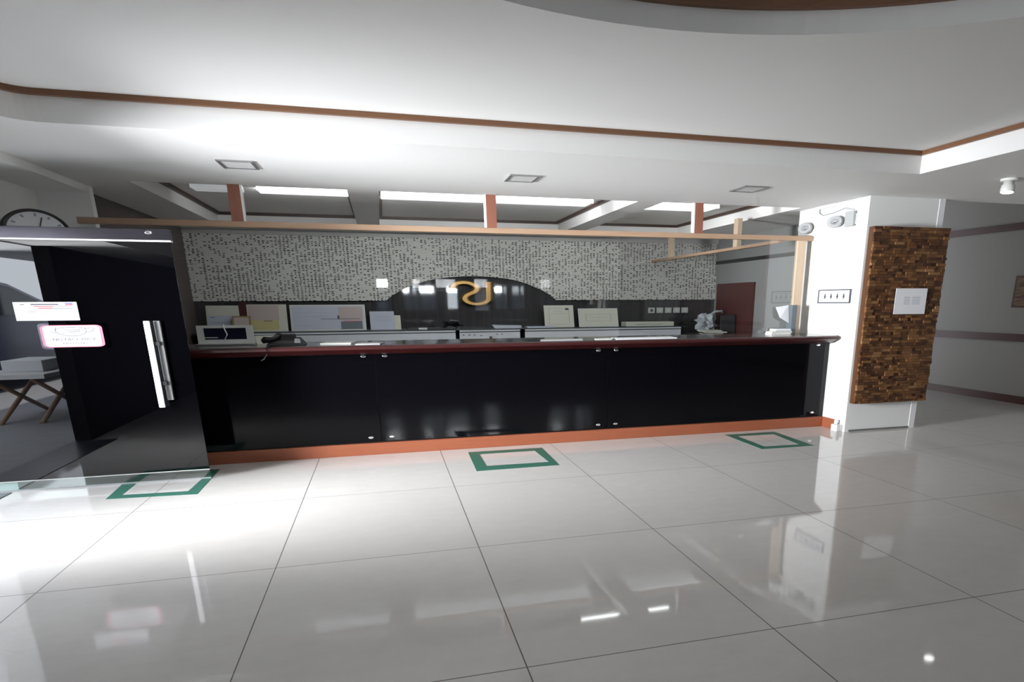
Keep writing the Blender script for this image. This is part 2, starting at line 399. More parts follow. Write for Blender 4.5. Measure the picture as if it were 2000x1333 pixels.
# back wall cladding: pale strip stone with an arched opening, black granite below
key = [(.09,1.655),(.24,1.765),(.51,1.894),(.966,2.022),(1.65,2.075),(2.36,2.015),(2.84,1.860),(3.05,1.750),(3.18,1.655)]
arch = []
for i in range(len(key)-1):
    a, b, c, d = (Vector(key[min(max(i+q, 0), len(key)-1)]) for q in (-1, 0, 1, 2))
    for q in range(4):
        u = q/4; v = .5*((2*b)+(c-a)*u+(2*a-5*b+4*c-d)*u*u+(3*b-a-3*c+d)*u**3); arch.append((v.x, v.y))
arch.append(key[-1])
bm = BM(); out = [(-3.1,1.655)] + arch + [(6.50,1.655),(6.49,2.70),(-3.05,2.70)]
A = [bm.verts.new((x, 12.52, z)) for x, z in out]; B = [bm.verts.new((x, 12.60, z)) for x, z in out]
es = [bm.edges.new((A[i], A[(i+1)%len(A)])) for i in range(len(A))]
bmesh.ops.triangle_fill(bm, use_beauty=True, edges=es)
for i in range(len(A)): bm.faces.new((A[i], A[(i+1)%len(A)], B[(i+1)%len(A)], B[i]))
struct('wall_cladding', bm, 'stone', 'pale grey strip stone cladding with small dark slots')
struct('wall_splashback', bxs(-3.1, 6.50, 12.565, 12.60, 0, 2.15), 'granite', 'polished black stone panel with an arched top')
struct('trim_9', bxs(-2.95, 6.50, 12.50, 12.60, 2.70, 2.78), 'header')

# ------------------------------------------------------------------ outside the entrance
struct('floor_pavement', bxs(-24, -3.75, -22, 13, -.14, -.02), 'pavement')
struct('floor_threshold', bxs(-3.75, -3.30, 4.33, 6.80, -.10, .006), 'threshold')
t = thing('street_building', 'pale two storey street building across the pavement', 'building', (-18, -4, -.02))
obj('facade', bxs(-19, -17, -22, 13, -.02, 2.2), 'ext_wall', t)
obj('roof', hexa(BM(), [(-20,-22,2.2),(-16.4,-22,2.2),(-16.4,13,2.2),(-20,13,2.2),(-20,-22,2.5),(-17.2,-22,2.5),(-17.2,13,2.5),(-20,13,2.5)]), 'ext_roof', t)
for y in (-12, -8, -4, 0): obj('shutter', bxs(-17, -16.94, y, y+2.4, 0, 2.0), 'ext_green', t)
tag(obj('entrance_canopy', bxs(-5.0, -3.75, -12, 12.8, 2.24, 2.36), 'ext_wall'), 'flat pale canopy over the pavement outside the entrance', 'canopy')
t = thing('parked_car', 'dark blue parked car on the pavement outside the entrance', 'car', (-8.4, -1.2, -.02))
side = [(-7.2,.35),(-7.3,.9),(-6.7,1.22),(-4.8,1.48),(-2.5,2.03),(-1.3,2.12),(1.0,2.10),(1.35,1.3),(1.4,.35)]
obj('body', prism(BM(), [(y, z) for y, z in side], 'x', -9.6, -7.0), 'car', t, bevel=.08)
obj('side_window', prism(BM(), [(-4.3,1.45),(-2.4,1.92),(-1.3,2.0),(.9,1.98),(1.1,1.4)], 'x', -7.01, -6.985), 'car_glass', t)
for y in (-5.4, .1):
    for x in (-9.45, -7.12):
        wh = obj('wheel', lathe(BM(), (x, y, .33), (1,0,0), [(.1,-.12),(.33,-.12),(.35,-.08),(.35,.08),(.33,.12),(.1,.12)], 24, (1,1.6,1)), 'tyre', t)
        obj('hub', lathe(BM(), (x, y, .33), (1,0,0), [(.05,-.13),(.2,-.13),(.2,.13),(.05,.13)], 16, (1,1.6,1)), 'grey_metal', wh)
t = thing('street_table', 'small wooden trestle table with crossed legs outside the entrance', 'table', (-5.0, 1.9, -.02))
obj('tabletop', bxs(-5.5, -4.6, 1.0, 2.7, .62, .68), 'plastic_w', t)
for x in (-5.3, -4.8):
    for a, b in ((1.1, 2.6), (2.6, 1.1)):
        obj('leg', tube(BM(), [(x, a, -.02), (x, b, .62)], .032, 8), 'pine', t)
tag(obj('carton', bxs(-5.3, -4.8, 1.4, 2.2, .68, .84), 'paper', bevel=.01), 'pale carton standing on the trestle table outside', 'box')
tag(obj('sky_block_wall', bxs(-4.5, 2.98, -7.6, -7.45, -.02, 2.02), 'blue_fence'), 'added blue grey wall blocking low sky beyond the front windows, nearer the entrance', 'wall')  # unseen wall added to hide the low sky behind the lower panes
tag(obj('sky_block_wall', bxs(3.56, 8.5, -7.6, -7.45, -.02, 2.02), 'blue_fence'), 'added blue grey wall blocking low sky beyond the front windows, nearer the corridor', 'wall')  # second unseen sky blocker, leaving a bright gap for one window
struct('floor_yard', bxs(-3.75, 12, -22, -5.15, -.14, -.02), 'pavement')

# ------------------------------------------------------------------ reception counter
t = thing('reception_counter', 'long black glass fronted reception counter with red wooden edge', 'counter', (1.8, 7.6, 0))
obj('body', bxs(-2.78, 5.545, 7.47, 8.12, .13, 1.149), 'black_body', t)
obj('plinth', bxs(-2.78, 5.555, 7.43, 8.12, 0, .130), 'plinth', t, bevel=.004)
obj('worktop', bxs(-2.78, 5.545, 7.30, 8.20, 1.150, 1.190), 'counter_stone', t, bevel=.008)
prof = [(7.255,1.185),(7.24,1.172),(7.245,1.150),(7.265,1.138),(7.30,1.125),(7.33,1.110),(7.36,1.100),(7.39,1.092),(7.46,1.092),(7.46,1.149),(7.30,1.149),(7.30,1.188)]
obj('wooden_edge', prism(BM(), prof, 'x', -2.78, 5.50), 'red_wood', t)
seams = [-2.78, -.12, 2.50, 5.48]
glz = []
for a, b in zip(seams, seams[1:]):
    g = obj('glass_panel', bxs(a+.006, b-.006, 7.445, 7.455, .145, 1.090), 'black_glass', t); glz.append(g)
    obj('backing_edge', bxs(b-.003, b+.003, 7.452, 7.465, .145, 1.090), 'plastic_k', t)
    for x in (a+.11, b-.11):
        for z in (.192, 1.068):
            obj('bolt', lathe(BM(), (x, 7.446, z), (0,-1,0), [(.020,0),(.020,.008),(.014,.014)], 14, (1.5,1,.75)), 'chrome', g)
struct('baseboard_pillar', bxs(5.535, 5.56, 7.17, 7.43, 0, .13), 'plinth', 'orange brown skirting on the pillar foot')

# ------------------------------------------------------------------ timber frame and acrylic sheets over the counter
t = thing('screen_stand', 'pine timber frame over the counter holding clear sheets', 'frame', (1.3, 8.04, 1.19))
obj('top_beam', bxs(-2.79, 5.555, 8.02, 8.08, 2.372, 2.43), 'pine', t, bevel=.004)
obj('end_post', bxs(5.325, 5.45, 8.02, 8.08, 1.19, 2.372), 'pine_z', t, bevel=.004)
for x in (-1.41, 1.235, 3.83):
    h = obj('hanger_post', bxs(x, x+.115, 8.03, 8.09, 2.43, 2.78), 'red_batten', t)
    obj('lit_edge', bxs(x-.02 if x > 0 else x+.115, x if x > 0 else x+.135, 8.03, 8.09, 2.43, 2.78), 'plastic_w', h)  # white strip stands in for the post side lit by the tray lights
t = thing('timber_brace', 'thin pine beam running from the counter frame to the rear wall', 'frame', (5.1, 10, 2.2))
obj('side_beam', bxs(5.08, 5.15, 8.09, 12.5, 2.345, 2.385), 'pine', t)
for y, z0, z1 in ((9.2, 2.385, 2.77), (11.6, 2.385, 2.77)):
    obj('upright', bxs(5.08, 5.15, y, y+.12, z0, z1), 'pine_z', t)
sx = [(-2.78, .15, 'left'), (.15, 2.85, 'middle'), (2.85, 5.32, 'right')]
for a, b, nm in sx:
    tag(obj('acrylic_sheet', bxs(a+.003, b-.003, 8.040, 8.046, 1.195, 2.37), 'acrylic_' + nm if nm != 'middle' else 'acrylic'),
        'clear acrylic screen on the counter, %s one of the three' % {'left':'leftmost','middle':'middle','right':'rightmost'}[nm], 'screen', 'clear screens along the counter')

# ------------------------------------------------------------------ glass entrance door
DY = 6.84
o = struct('door_1', bxs(-3.44, -1.71, DY-.006, DY+.006, .09, 2.13), 'tint_glass', 'open glass entrance door with dark tinted pane')
obj('clear_strip', bxs(-3.44, -1.71, DY-.006, DY+.006, .006, .09), 'clear_glass', o)
obj('bottom_edge', bxs(-3.44, -1.71, DY-.0065, DY+.0065, .0, .0145), 'plastic_g', o)
obj('strip_edge', bxs(-3.44, -1.71, DY-.0065, DY+.0065, .088, .096), 'frame_w', o)
tr = obj('top_rail', bxs(-3.46, -1.70, DY-.03, DY+.03, 2.132, 2.223), 'alu', o, bevel=.004)
obj('rail_lip', bxs(-3.46, -1.70, DY-.034, DY+.034, 2.121, 2.133), 'satin', o)
obj('screw', lathe(BM(), (-1.86, DY-.03, 2.195), (0,-1,0), [(.018,0),(.018,.004),(.009,.006),(.009,.001)], 16, (1.6,1,.8)), 'chrome', tr)
h = obj('handle', bxs(-2.015, -1.965, DY-.075, DY-.06, .705, 1.466), 'satin', o, bevel=.006)
obj('handle_reflection', bxs(-1.948, -1.898, DY-.03, DY-.006, .765, 1.466), 'grey_metal', h, bevel=.004)  # grey bar modelled in place of the handle's reflection in the glass
for z in (.92, 1.27): obj('standoff', bxs(-1.985, -1.92, DY-.062, DY-.02, z-.015, z+.015), 'plastic_k', h)

def door_sign(name, label, x0, x1, z0, z1, thick=.004, y=DY-.008): pass
# upper notice on the door
t = thing('paper_notice', 'white printed notice taped on the dark glass door, above the mask sign', 'notice', (-2.72, DY-.01, 1.48))
obj('sheet', bxs(-2.965, -2.505, DY-.011, DY-.008, 1.476, 1.628), 'sign_paper', t)
bm = BM(); y = DY-.0118
for (cx, z, wd, hgt) in ((-2.74,1.608,.20,.010),(-2.90,1.608,.03,.006),(-2.68,1.592,.24,.004),(-2.62,1.577,.16,.004),(-2.72,1.563,.22,.003),(-2.84,1.548,.06,.003),(-2.70,1.54,.14,.002),(-2.66,1.525,.10,.002),(-2.55,1.52,.03,.002)):
    quad(bm, [(cx-wd/2,y,z-hgt/2),(cx+wd/2,y,z-hgt/2),(cx+wd/2,y,z+hgt/2),(cx-wd/2,y,z+hgt/2)])
obj('printed_lines', bm, 'ink', t)
bm = BM()
for (cx, z, wd, hgt) in ((-2.75,1.592,.14,.008),(-2.74,1.577,.10,.010)):
    quad(bm, [(cx-wd/2,y-.0004,z-hgt/2),(cx+wd/2,y-.0004,z-hgt/2),(cx+wd/2,y-.0004,z+hgt/2),(cx-wd/2,y-.0004,z+hgt/2)])
obj('red_lines', bm, 'red_ink', t)
bm = BM(); quad(bm, [(-2.60,y,1.621),(-2.535,y,1.621),(-2.535,y,1.610),(-2.585,y,1.610)]); quad(bm, [(-2.585,y,1.610),(-2.535,y,1.610),(-2.535,y,1.599),(-2.60,y,1.599)], 1)
obj('flag_mark', bm, ['blue_ink', 'red_ink'], t)
# mask sign
t = thing('mask_sign', 'pink bordered face mask sign in a clear sleeve on the dark glass door', 'sign', (-2.57, DY-.01, 1.25))
def rrect(x0, x1, z0, z1, rx, rz, n=6):
    pts = []
    for cx, cz, a in ((x1-rx, z1-rz, 0), (x0+rx, z1-rz, 90), (x0+rx, z0+rz, 180), (x1-rx, z0+rz, 270)):
        for i in range(n+1):
            q = math.radians(a+90*i/n); pts.append((cx+rx*math.cos(q), cz+rz*math.sin(q)))
    return pts
obj('sleeve', prism(BM(), rrect(-2.83,-2.31,1.238,1.452,.04,.02), 'y', DY-.010, DY-.0075), 'film', t)
obj('border', prism(BM(), rrect(-2.815,-2.355,1.252,1.437,.05,.025), 'y', DY-.0125, DY-.0105), 'pink', t)
obj('sheet', prism(BM(), rrect(-2.795,-2.375,1.258,1.431,.05,.02), 'y', DY-.0142, DY-.0128), 'sign_paper', t)
bm = BM(); y = DY-.0150
def fl(a, b, cx=0, cz=0): return (cx+a, y, cz+b)
put_text(bm, 'NO FACE MASK', lambda a, b: (-2.57+a, y, 1.318+b), .33, .022)
put_text(bm, 'NO ENTRY', lambda a, b: (-2.57+a, y, 1.284+b), .19, .016)
obj('lettering', bm, 'ink', t)
bm = BM(); mk = [(-.11,.030),(-.05,.034),(0,.038),(.05,.034),(.11,.028),(.115,-.002),(.09,-.022),(.04,-.036),(0,-.038),(-.04,-.036),(-.09,-.020),(-.115,0)]
cxm, czm = -2.59, 1.383
tube(bm, [(cxm+a, y, czm+b) for a, b in mk+[mk[0]]], .0022, 5, False)
tube(bm, [(cxm+.11,y,czm+.02),(cxm+.15,y,czm+.034),(cxm+.175,y,czm+.026),(cxm+.165,y,czm+.006),(cxm+.12,y,czm-.010)], .0022, 5)
tube(bm, [(cxm-.11,y,czm+.02),(cxm-.15,y,czm+.005),(cxm-.11,y,czm-.012)], .0018, 5)
for d in (.014, 0, -.014): tube(bm, [(cxm-.07,y,czm+d),(cxm,y,czm+d+.003),(cxm+.07,y,czm+d)], .0018, 5)
obj('mask_drawing', bm, 'slate', t)

# ------------------------------------------------------------------ clock
cc = (-2.93, 7.50, 2.235)
t = thing('wall_clock', 'round dark rimmed wall clock above the entrance door', 'clock', cc)
AX = Vector((.66, -.75, 0)).normalized(); SD = Vector((0,0,1)).cross(AX).normalized()
def ck(a, r, d):
    """point on the clock: angle from twelve, radius, distance in front of its centre"""
    v = AX*d + SD*(math.sin(a)*r) + Vector((0,0,1))*(math.cos(a)*r)
    return (cc[0]+v.x*1.28, cc[1]+v.y*1.61, cc[2]+v.z)
sc = (1.28, 1.61, 1)
obj('rim', lathe(BM(), cc, AX, [(.17,-.05),(.195,-.045),(.198,.0),(.193,.02),(.178,.024),(.172,.008)], 48, sc), 'frame_k', t)
obj('case_back', lathe(BM(), cc, AX, [(.05,-.12),(.06,-.05)], 16, sc), 'frame_k', t)
obj('wall_bracket', tube(BM(), [ck(0, 0, -.11), (-3.18, 7.62, 2.235), (-3.27, 7.64, 2.235)], .02, 8), 'frame_k', t)
fc = obj('dial', lathe(BM(), cc, AX, [(.171,-.03),(.171,.013)], 48, sc), 'paper', t)
for i in range(12):
    a = 2*PI*i/12; bm = BM()
    hexa(bm, [ck(a-.05, .135, .0145), ck(a+.05, .135, .0145), ck(a+.04, .158, .0145), ck(a-.04, .158, .0145), ck(a-.05, .135, .0165), ck(a+.05, .135, .0165), ck(a+.04, .158, .0165), ck(a-.04, .158, .0165)])
    obj('hour_mark', bm, 'ink_soft', fc)
for nm, a, L in (('hour_hand', -1.2, .085), ('minute_hand', .25, .13)):
    obj(nm, tube(BM(), [ck(a, -.02, .022), ck(a, L, .022)], .0055, 6), 'ink', fc)

# ------------------------------------------------------------------ pillar fittings
PX = 5.56
t = thing('mosaic_panel', 'brown wooden mosaic panel hung on the front of the pillar', 'panel', (6.1, 6.95, .36))
wm = []
for i, c in enumerate([(.115,.05,.018),(.16,.075,.028),(.08,.033,.013),(.21,.11,.045),(.055,.022,.010)]): wm.append(wood('mosaic_wood_%d' % i, c, tuple(v*1.25 for v in c), 'x', .4, 2))
bm = BM(); x0, x1, z0, z1 = 5.585, 6.665, .37, 2.445
box(bm, x0, x1, 6.92, 6.993, z0, z1, 2)
rows = 62; rh = (z1-z0)/rows
for r in range(rows):
    x = x0; off = random.uniform(.03, .12)
    first = True
    while x < x1-1e-4:
        wd = off if first else random.choice((.06,.09,.11,.13)); first = False
        xe = min(x+wd, x1)
        if x1-xe < .03: xe = x1
        d = random.uniform(.0, .022)
        mi = random.choices(range(5), (4,3,4,1,3))[0]
        box(bm, x+.001, xe-.001, 6.90-d, 6.93, z0+r*rh+.001, z0+(r+1)*rh-.001, mi); x = xe
obj('wood_blocks', bm, wm, t)
tag(obj('paper_notice', bxs(5.97, 6.43, 6.866, 6.871, 1.452, 1.752), 'paper'), 'plain white paper notice pinned on the brown mosaic panel', 'notice')
bm = BM()
for i in range(7):
    z = 1.655-.014*i
    quad(bm, [(6.10,6.8655,z),(6.19,6.8655,z),(6.19,6.8655,z-.004),(6.10,6.8655,z-.004)]); quad(bm, [(6.22,6.8655,z),(6.34,6.8655,z),(6.34,6.8655,z-.004),(6.22,6.8655,z-.004)])
nt = [o for o in bpy.data.objects if o.name.startswith('paper_notice') and o.type == 'MESH'][-1]
obj('printed_lines', bm, 'ink_soft', nt)
# distancing sign on the left face of the pillar
t = thing('distancing_sign', 'small black bordered social distancing sign on the white pillar', 'sign', (PX, 7.48, 1.66))
X = PX-.003
obj('border', bxs(PX-.004, PX, 7.15, 7.815, 1.582, 1.752), 'ink', t)
obj('sheet', bxs(PX-.006, PX-.0045, 7.185, 7.785, 1.597, 1.738), 'paper', t)
bm = BM(); X = PX-.0070
put_text(bm, 'SOCIAL DISTANCING', lambda a, b: (X, 7.49-a, 1.718+b), .36, .014)
obj('heading', bm, 'ink', t)
obj('lettering', put_text(BM(), 'PLEASE KEEP YOUR DISTANCE', lambda a, b: (X, 7.49-a, 1.613+b), .50, .012), 'ink', t)
for i in range(3): obj('distance_mark', put_text(BM(), '1m', lambda a, b: (X, 7.59-.125*i-a*1, 1.662+b), .05, .010), 'ink', t)
for i in range(4):
    bm = BM(); y = 7.66-.125*i; z = 1.667
    prism(bm, [(y-.006,z-.032),(y-.022,z),(y-.016,z+.012),(y+.016,z+.012),(y+.022,z),(y+.006,z-.032)], 'x', X-.0008, X)
    prism(bm, [(y+.014*math.cos(a), z+.022+.011*math.sin(a)) for a in [2*PI*j/10 for j in range(10)]], 'x', X-.0008, X)
    obj('person_mark', bm, 'ink', t)
# emergency light
t = thing('emergency_light', 'twin lamp emergency light mounted high on the white pillar', 'emergency light', (PX, 7.75, 2.5))
obj('backplate', bxs(PX-.02, PX, 7.20, 8.30, 2.49, 2.615), 'plastic_w', t, bevel=.008)
obj('battery_box', bxs(PX-.055, PX-.02, 7.20, 7.36, 2.475, 2.645), 'plastic_g', t, bevel=.006)
for y, z in ((8.14, 2.535), (7.52, 2.55)):
    l = obj('lamp_head', lathe(BM(), (PX-.02, y, z), (-1,-.15,0), [(.045,0),(.062,.03),(.070,.07),(.066,.085),(.055,.085),(.02,.04)], 24, (1,1.9,1)), 'plastic_g', t)
    obj('bulb', lathe(BM(), (PX-.07, y-.01, z), (-1,-.15,0), [(.04,0),(.045,.02),(.02,.045)], 18, (1,1.7,.8)), 'reflector', l)
obj('cable', tube(BM(), [(PX-.01,7.25,2.66),(PX-.012,7.42,2.70),(PX-.012,7.65,2.67),(PX-.012,7.86,2.665),(PX-.012,7.93,2.70),(PX-.012,7.93,2.75)], .007, 6), 'plastic_g', t)
obj('junction', bxs(PX-.035, PX, 7.60, 8.0, 2.74, 2.779), 'plastic_w', t, bevel=.004)
t = thing('floor_outlet', 'small white plastic box with stub pipe at the pillar foot', 'outlet box', (5.5, 7.1, 0))
obj('housing', bxs(5.47, 5.555, 7.04, 7.16, 0.0, .085), 'plastic_w', t, bevel=.008)
obj('stub_pipe', lathe(BM(), (5.52, 7.12, .085), (0,0,1), [(.028,0),(.028,.05),(.022,.055)], 14), 'plastic_w', t)

# ------------------------------------------------------------------ right wall picture
t = thing('wall_picture', 'small framed brown picture on the dim corridor wall', 'picture', (9.8, 8.3, 1.74))
obj('frame', bxs(9.765, 9.80, 7.60, 8.62, 1.50, 1.985), 'rail', t, bevel=.006)
k = mat('picture_print', (.2, .1, .05), .5); n = NB(k); n.col(n.ramp(n.noise(n.xyz(0.0, n.m('MULTIPLY', n.y, 1.5), n.m('MULTIPLY', n.z, 8)), 2, 3), [(.3, (.08,.02,.015)), (.5, (.30,.17,.07)), (.7, (.12,.03,.02))]))
obj('print', bxs(9.760, 9.766, 7.64, 8.58, 1.53, 1.955), k, t)

# ------------------------------------------------------------------ ceiling fittings
for (cx, cy, lb) in ((-1.10, 6.915, 'square recessed ceiling light nearest the glass door'), (1.43, 6.93, 'middle square recessed ceiling light above the counter front'), (3.93, 6.925, 'square recessed ceiling light nearest the white pillar')):
    t = thing('ceiling_light', lb, 'ceiling light', (cx, cy, 2.78), 'square recessed lights over the counter front')
    bm = BM(); L = loop_rect(cx-.145, cx+.145, cy-.175, cy+.175); band(bm, L, 2.768, 2.7795, .022)
    obj('frame', bm, 'grey_metal', t)
    obj('diffuser', bxs(cx-.123, cx+.123, cy-.153, cy+.153, 2.774, 2.7795), 'lens', t)
c = (6.18, 5.72, 2.78)
t = thing('ceiling_spotlight', 'small white cylinder spotlight under the ceiling right of the pillar', 'spotlight', c)
obj('base', lathe(BM(), c, (0,0,-1), [(.085,0),(.085,.018),(.07,.025)], 24), 'plastic_w', t)
sp = obj('lamp_body', lathe(BM(), (6.175,5.72,2.752), (-.12,-.05,-1), [(.05,0),(.05,.03),(.062,.035),(.066,.095),(.060,.10)], 24), 'plastic_w', t)
obj('lens', lathe(BM(), (6.163,5.715,2.655), (-.12,-.05,-1), [(.056,0),(.056,.004)], 20), 'led', sp)
def tubelight(lb, x0, x1, y0, y1, z, mname, g='linear lights in the rear ceiling trays'):
    t = thing('fluorescent_light', lb, 'ceiling light', ((x0+x1)/2, (y0+y1)/2, z), g)
    obj('housing', bxs(x0, x1, y0-.03, y1+.03, z-.012, z), 'plastic_w', t)
    obj('diffuser', bxs(x0+.01, x1-.01, y0+.012, y1, z-.07, z-.012), 'tube_low' if mname == 'tube' else mname, t)
    if mname == 'tube': area('tray_light', ((x0+x1)/2, y1+.02, z-.045), (0, 1, .12), x1-x0, .06, 11*(x1-x0), (.95, .98, 1))
    obj('lit_front', bxs(x0+.01, x1-.01, y0, y0+.012, z-.075, z-.012), mname, t)
tubelight('faintly glowing linear light left in the rear ceiling', -2.0, -1.46, 9.12, 9.42, 2.962, 'tube_dim')
tubelight('bright linear light in the left rear ceiling tray', -1.30, -.27, 9.1, 9.42, 2.962, 'tube')
tubelight('longest bright linear light in the middle rear ceiling tray', .10, 2.86, 9.12, 9.52, 2.962, 'tube')
tubelight('bright linear light in the right rear ceiling tray', 3.46, 4.75, 9.15, 9.6, 2.962, 'tube')
for x0, x1, lb in ((2.47, 3.08, 'short bare tube behind the ceiling edge, left of the tray divider'), (3.45, 3.88, 'short bare tube behind the ceiling edge, right of the tray divider')):
    t = thing('tube_lamp', lb, 'tube lamp', ((x0+x1)/2, 8.49, 2.965), 'bare tubes behind the ceiling edge')
    obj('holder', bxs(x0, x1, 8.47, 8.51, 2.945, 2.965), 'plastic_w', t)
    obj('tube', tube(BM(), [(x0, 8.49, 2.932), (x1, 8.49, 2.932)], .013, 8), 'tube_hot', t)
# ------------------------------------------------------------------ floor tape squares
def tapesq(lb, pts, inn):
    t = thing('tape_square', lb, 'floor marking', (pts[0][0], pts[0][1], 0), 'green tape squares on the floor')
    for i in range(4):
        j = (i+1) % 4; z = .0012 + .0004*i
        bm = BM(); hexa(bm, [(*pts[i], 0.0002), (*pts[j], 0.0002), (*inn[j], 0.0002), (*inn[i], 0.0002), (*pts[i], z), (*pts[j], z), (*inn[j], z), (*inn[i], z)])
        obj('tape_strip', bm, 'green', t)
tapesq('green tape square on the floor under the open glass door', [(-2.417,6.318),(-2.488,7.261),(-1.711,7.214),(-1.699,6.26)], [(-2.327,6.421),(-2.349,7.134),(-1.785,7.078),(-1.80,6.388)])
tapesq('green tape square on the floor before the middle of the counter', [(.793,7.247),(1.638,7.236),(1.623,6.354),(.77,6.351)], [(.899,7.105),(1.524,7.10),(1.549,6.519),(.895,6.536)])
tapesq('green tape square on the floor near the white pillar', [(4.008,7.285),(4.713,7.275),(4.685,6.392),(4.006,6.402)], [(4.115,7.16),(4.619,7.14),(4.555,6.495),(4.102,6.517)])

# ------------------------------------------------------------------ brass emblem
path = [(1.262,1.868),(1.275,1.905),(1.312,1.936),(1.38,1.956),(1.48,1.962),(1.585,1.943),(1.665,1.900),(1.688,1.855),(1.655,1.810),(1.577,1.778),(1.496,1.738),(1.461,1.685),(1.499,1.632),(1.59,1.600),(1.692,1.592),(1.796,1.605),(1.864,1.640),(1.892,1.69),(1.897,1.975)]
bm = BM(); pts = [Vector((x/2.0, z)) for x, z in path]
sm = []
for i in range(len(pts)-1):
    a = pts[max(i-1,0)]; b = pts[i]; c_ = pts[i+1]; d = pts[min(i+2,len(pts)-1)]
    if i == len(pts)-2: sm += [b]; continue
    for s in range(4):
        u = s/4; sm.append(.5*((2*b)+(c_-a)*u+(2*a-5*b+4*c_-d)*u*u+(3*b-a-3*c_+d)*u**3))
sm.append(pts[-1])
prev = None; wv = .037
for i, p in enumerate(sm):
    d = (sm[min(i+1,len(sm)-1)]-sm[max(i-1,0)]).normalized(); nn = Vector((-d.y, d.x))
    if i == len(sm)-1: nn = Vector((-1, 0))
    l, r_ = p+nn*wv, p-nn*wv; lc, rc = p+nn*wv*.55, p-nn*wv*.55
    ring = [bm.verts.new((q.x*2, yy, q.y)) for q, yy in ((l,12.56),(l,12.50),(lc,12.478),(rc,12.478),(r_,12.50),(r_,12.56))]
    if prev:
        for j in range(6): bm.faces.new((prev[j], prev[(j+1)%6], ring[(j+1)%6], ring[j]))
    else: bm.faces.new(ring)
    prev = ring
bm.faces.new(prev[::-1])
tag(obj('brass_emblem', bm, 'gold'), 'polished brass looping letter emblem on the black stone arch', 'emblem')

# ------------------------------------------------------------------ rear cabinets and what stands on them
CY, CZ = 11.9, 1.166
for (a, b, lb, extra) in ((-2.75, 1.20, 'long white fronted rear cabinet left of the black arch', 0), (1.27, 2.345, 'short white fronted rear cabinet with sockets below the emblem', 1), (2.435, 5.48, 'long white fronted rear cabinet right of the emblem', 0)):
    t = thing('rear_cabinet', lb, 'cabinet', ((a+b)/2, 12.2, 0), 'white cabinets along the rear wall')
    obj('front_panel', bxs(a, b, CY, CY+.03, .25, CZ-.055), 'cab_white', t)
    obj('top_edge', bxs(a, b, CY-.012, CY+.03, CZ-.040, CZ-.013), 'cab_white', t, bevel=.003)
    obj('dark_line', bxs(a, b, CY-.002, CY+.03, CZ-.055, CZ-.040), 'cab_edge', t)  # dark green strip between top edge and front panel
    obj('carcass', bxs(a, b, CY+.03, 12.55, 0, CZ-.013), 'cab_edge', t)
    if extra:
        for i, (x, z) in enumerate(((1.34,1.07),(1.44,1.07),(1.53,1.07),(1.65,1.055),(1.93,1.075),(2.02,1.075))):
            obj('socket_mark', lathe(BM(), (x, CY-.001, z), (0,-1,0), [(.014,0),(.012,.006)], 10, (1.4,1,.5)), 'ink', t)
        obj('cable_notch', bxs(1.79, 1.84, CY-.006, CY, .99, 1.04), 'cab_edge', t)
tag(obj('rear_worktop', bxs(-2.9, 5.6, 11.885, 12.56, CZ-.012, CZ-.0005), 'cab_edge'), 'dark green black worktop along the rear cabinets', 'worktop')
tag(obj('low_desk', bxs(5.6, 6.45, 11.3, 12.5, 0, 1.02), 'dark_cloth', bevel=.02), 'dark low desk in the right rear corner under the clutter', 'desk')

def framed(name, lb, cat, x0, x1, z1, fmat, pmat, bw=.02, tiltd=.10, extras=(), y=12.43, z0=CZ, group=None):
    """leaning framed sheet standing on the rear worktop: bottom edge forward"""
    t = thing(name, lb, cat, ((x0+x1)/2, y, z0), group)
    def P(x, z, d): s = (z-z0)/(z1-z0); return (x, y-tiltd*(1-s)-d, z)
    def slab(a, b, c, d_, d0, d1): return hexa(BM(), [P(a,c,d1),P(b,c,d1),P(b,c,d0),P(a,c,d0),P(a,d_,d1),P(b,d_,d1),P(b,d_,d0),P(a,d_,d0)])
    obj('frame', slab(x0, x1, z0, z1, 0, .02), fmat, t)
    sh = obj('sheet', slab(x0+bw, x1-bw, z0+bw*.8, z1-bw*.8, .02, .024), pmat, t)
    if extras:
        bms = {}
        for (a, b, c, d_, mk_) in extras:
            bb = bms.setdefault(mk_, BM()); X = lambda u: x0+(x1-x0)*u; Z = lambda v: z0+(z1-z0)*v
            dd = .0255 + .001*(mk_ in ('ink', 'ink_soft'))
            hexa(bb, [P(X(a),Z(c),dd),P(X(b),Z(c),dd),P(X(b),Z(c),.0242),P(X(a),Z(c),.0242),P(X(a),Z(d_),dd),P(X(b),Z(d_),dd),P(X(b),Z(d_),.0242),P(X(a),Z(d_),.0242)])
        for mk_, bb in bms.items(): obj('printed_lines' if mk_ in ('ink','ink_soft') else 'colour_block', bb, mk_, sh)
    return t
G = 'framed documents leaning on the rear wall'
framed('framed_document', 'pale paper leaning at the far left behind the dark screen', 'document', -2.76, -2.27, 1.585, 'paper_cream', 'paper_cream', .012, extras=[(.02,.98,.05,.62,'paper_blue'),(.15,.75,.35,.37,'ink_soft'),(.12,.25,.55,.57,'ink')], group=G)
framed('framed_document', 'yellow and pink certificate in a pale frame', 'certificate', -2.15, -1.54, 1.60, 'paper_cream', 'paper_cream', .02, extras=[(.03,.80,.42,.97,'paper_pink'),(.05,.78,.06,.42,'paper_yellow'),(.40,.62,.38,.40,'ink'),(.15,.25,.1,.115,'ink_soft')], group=G)
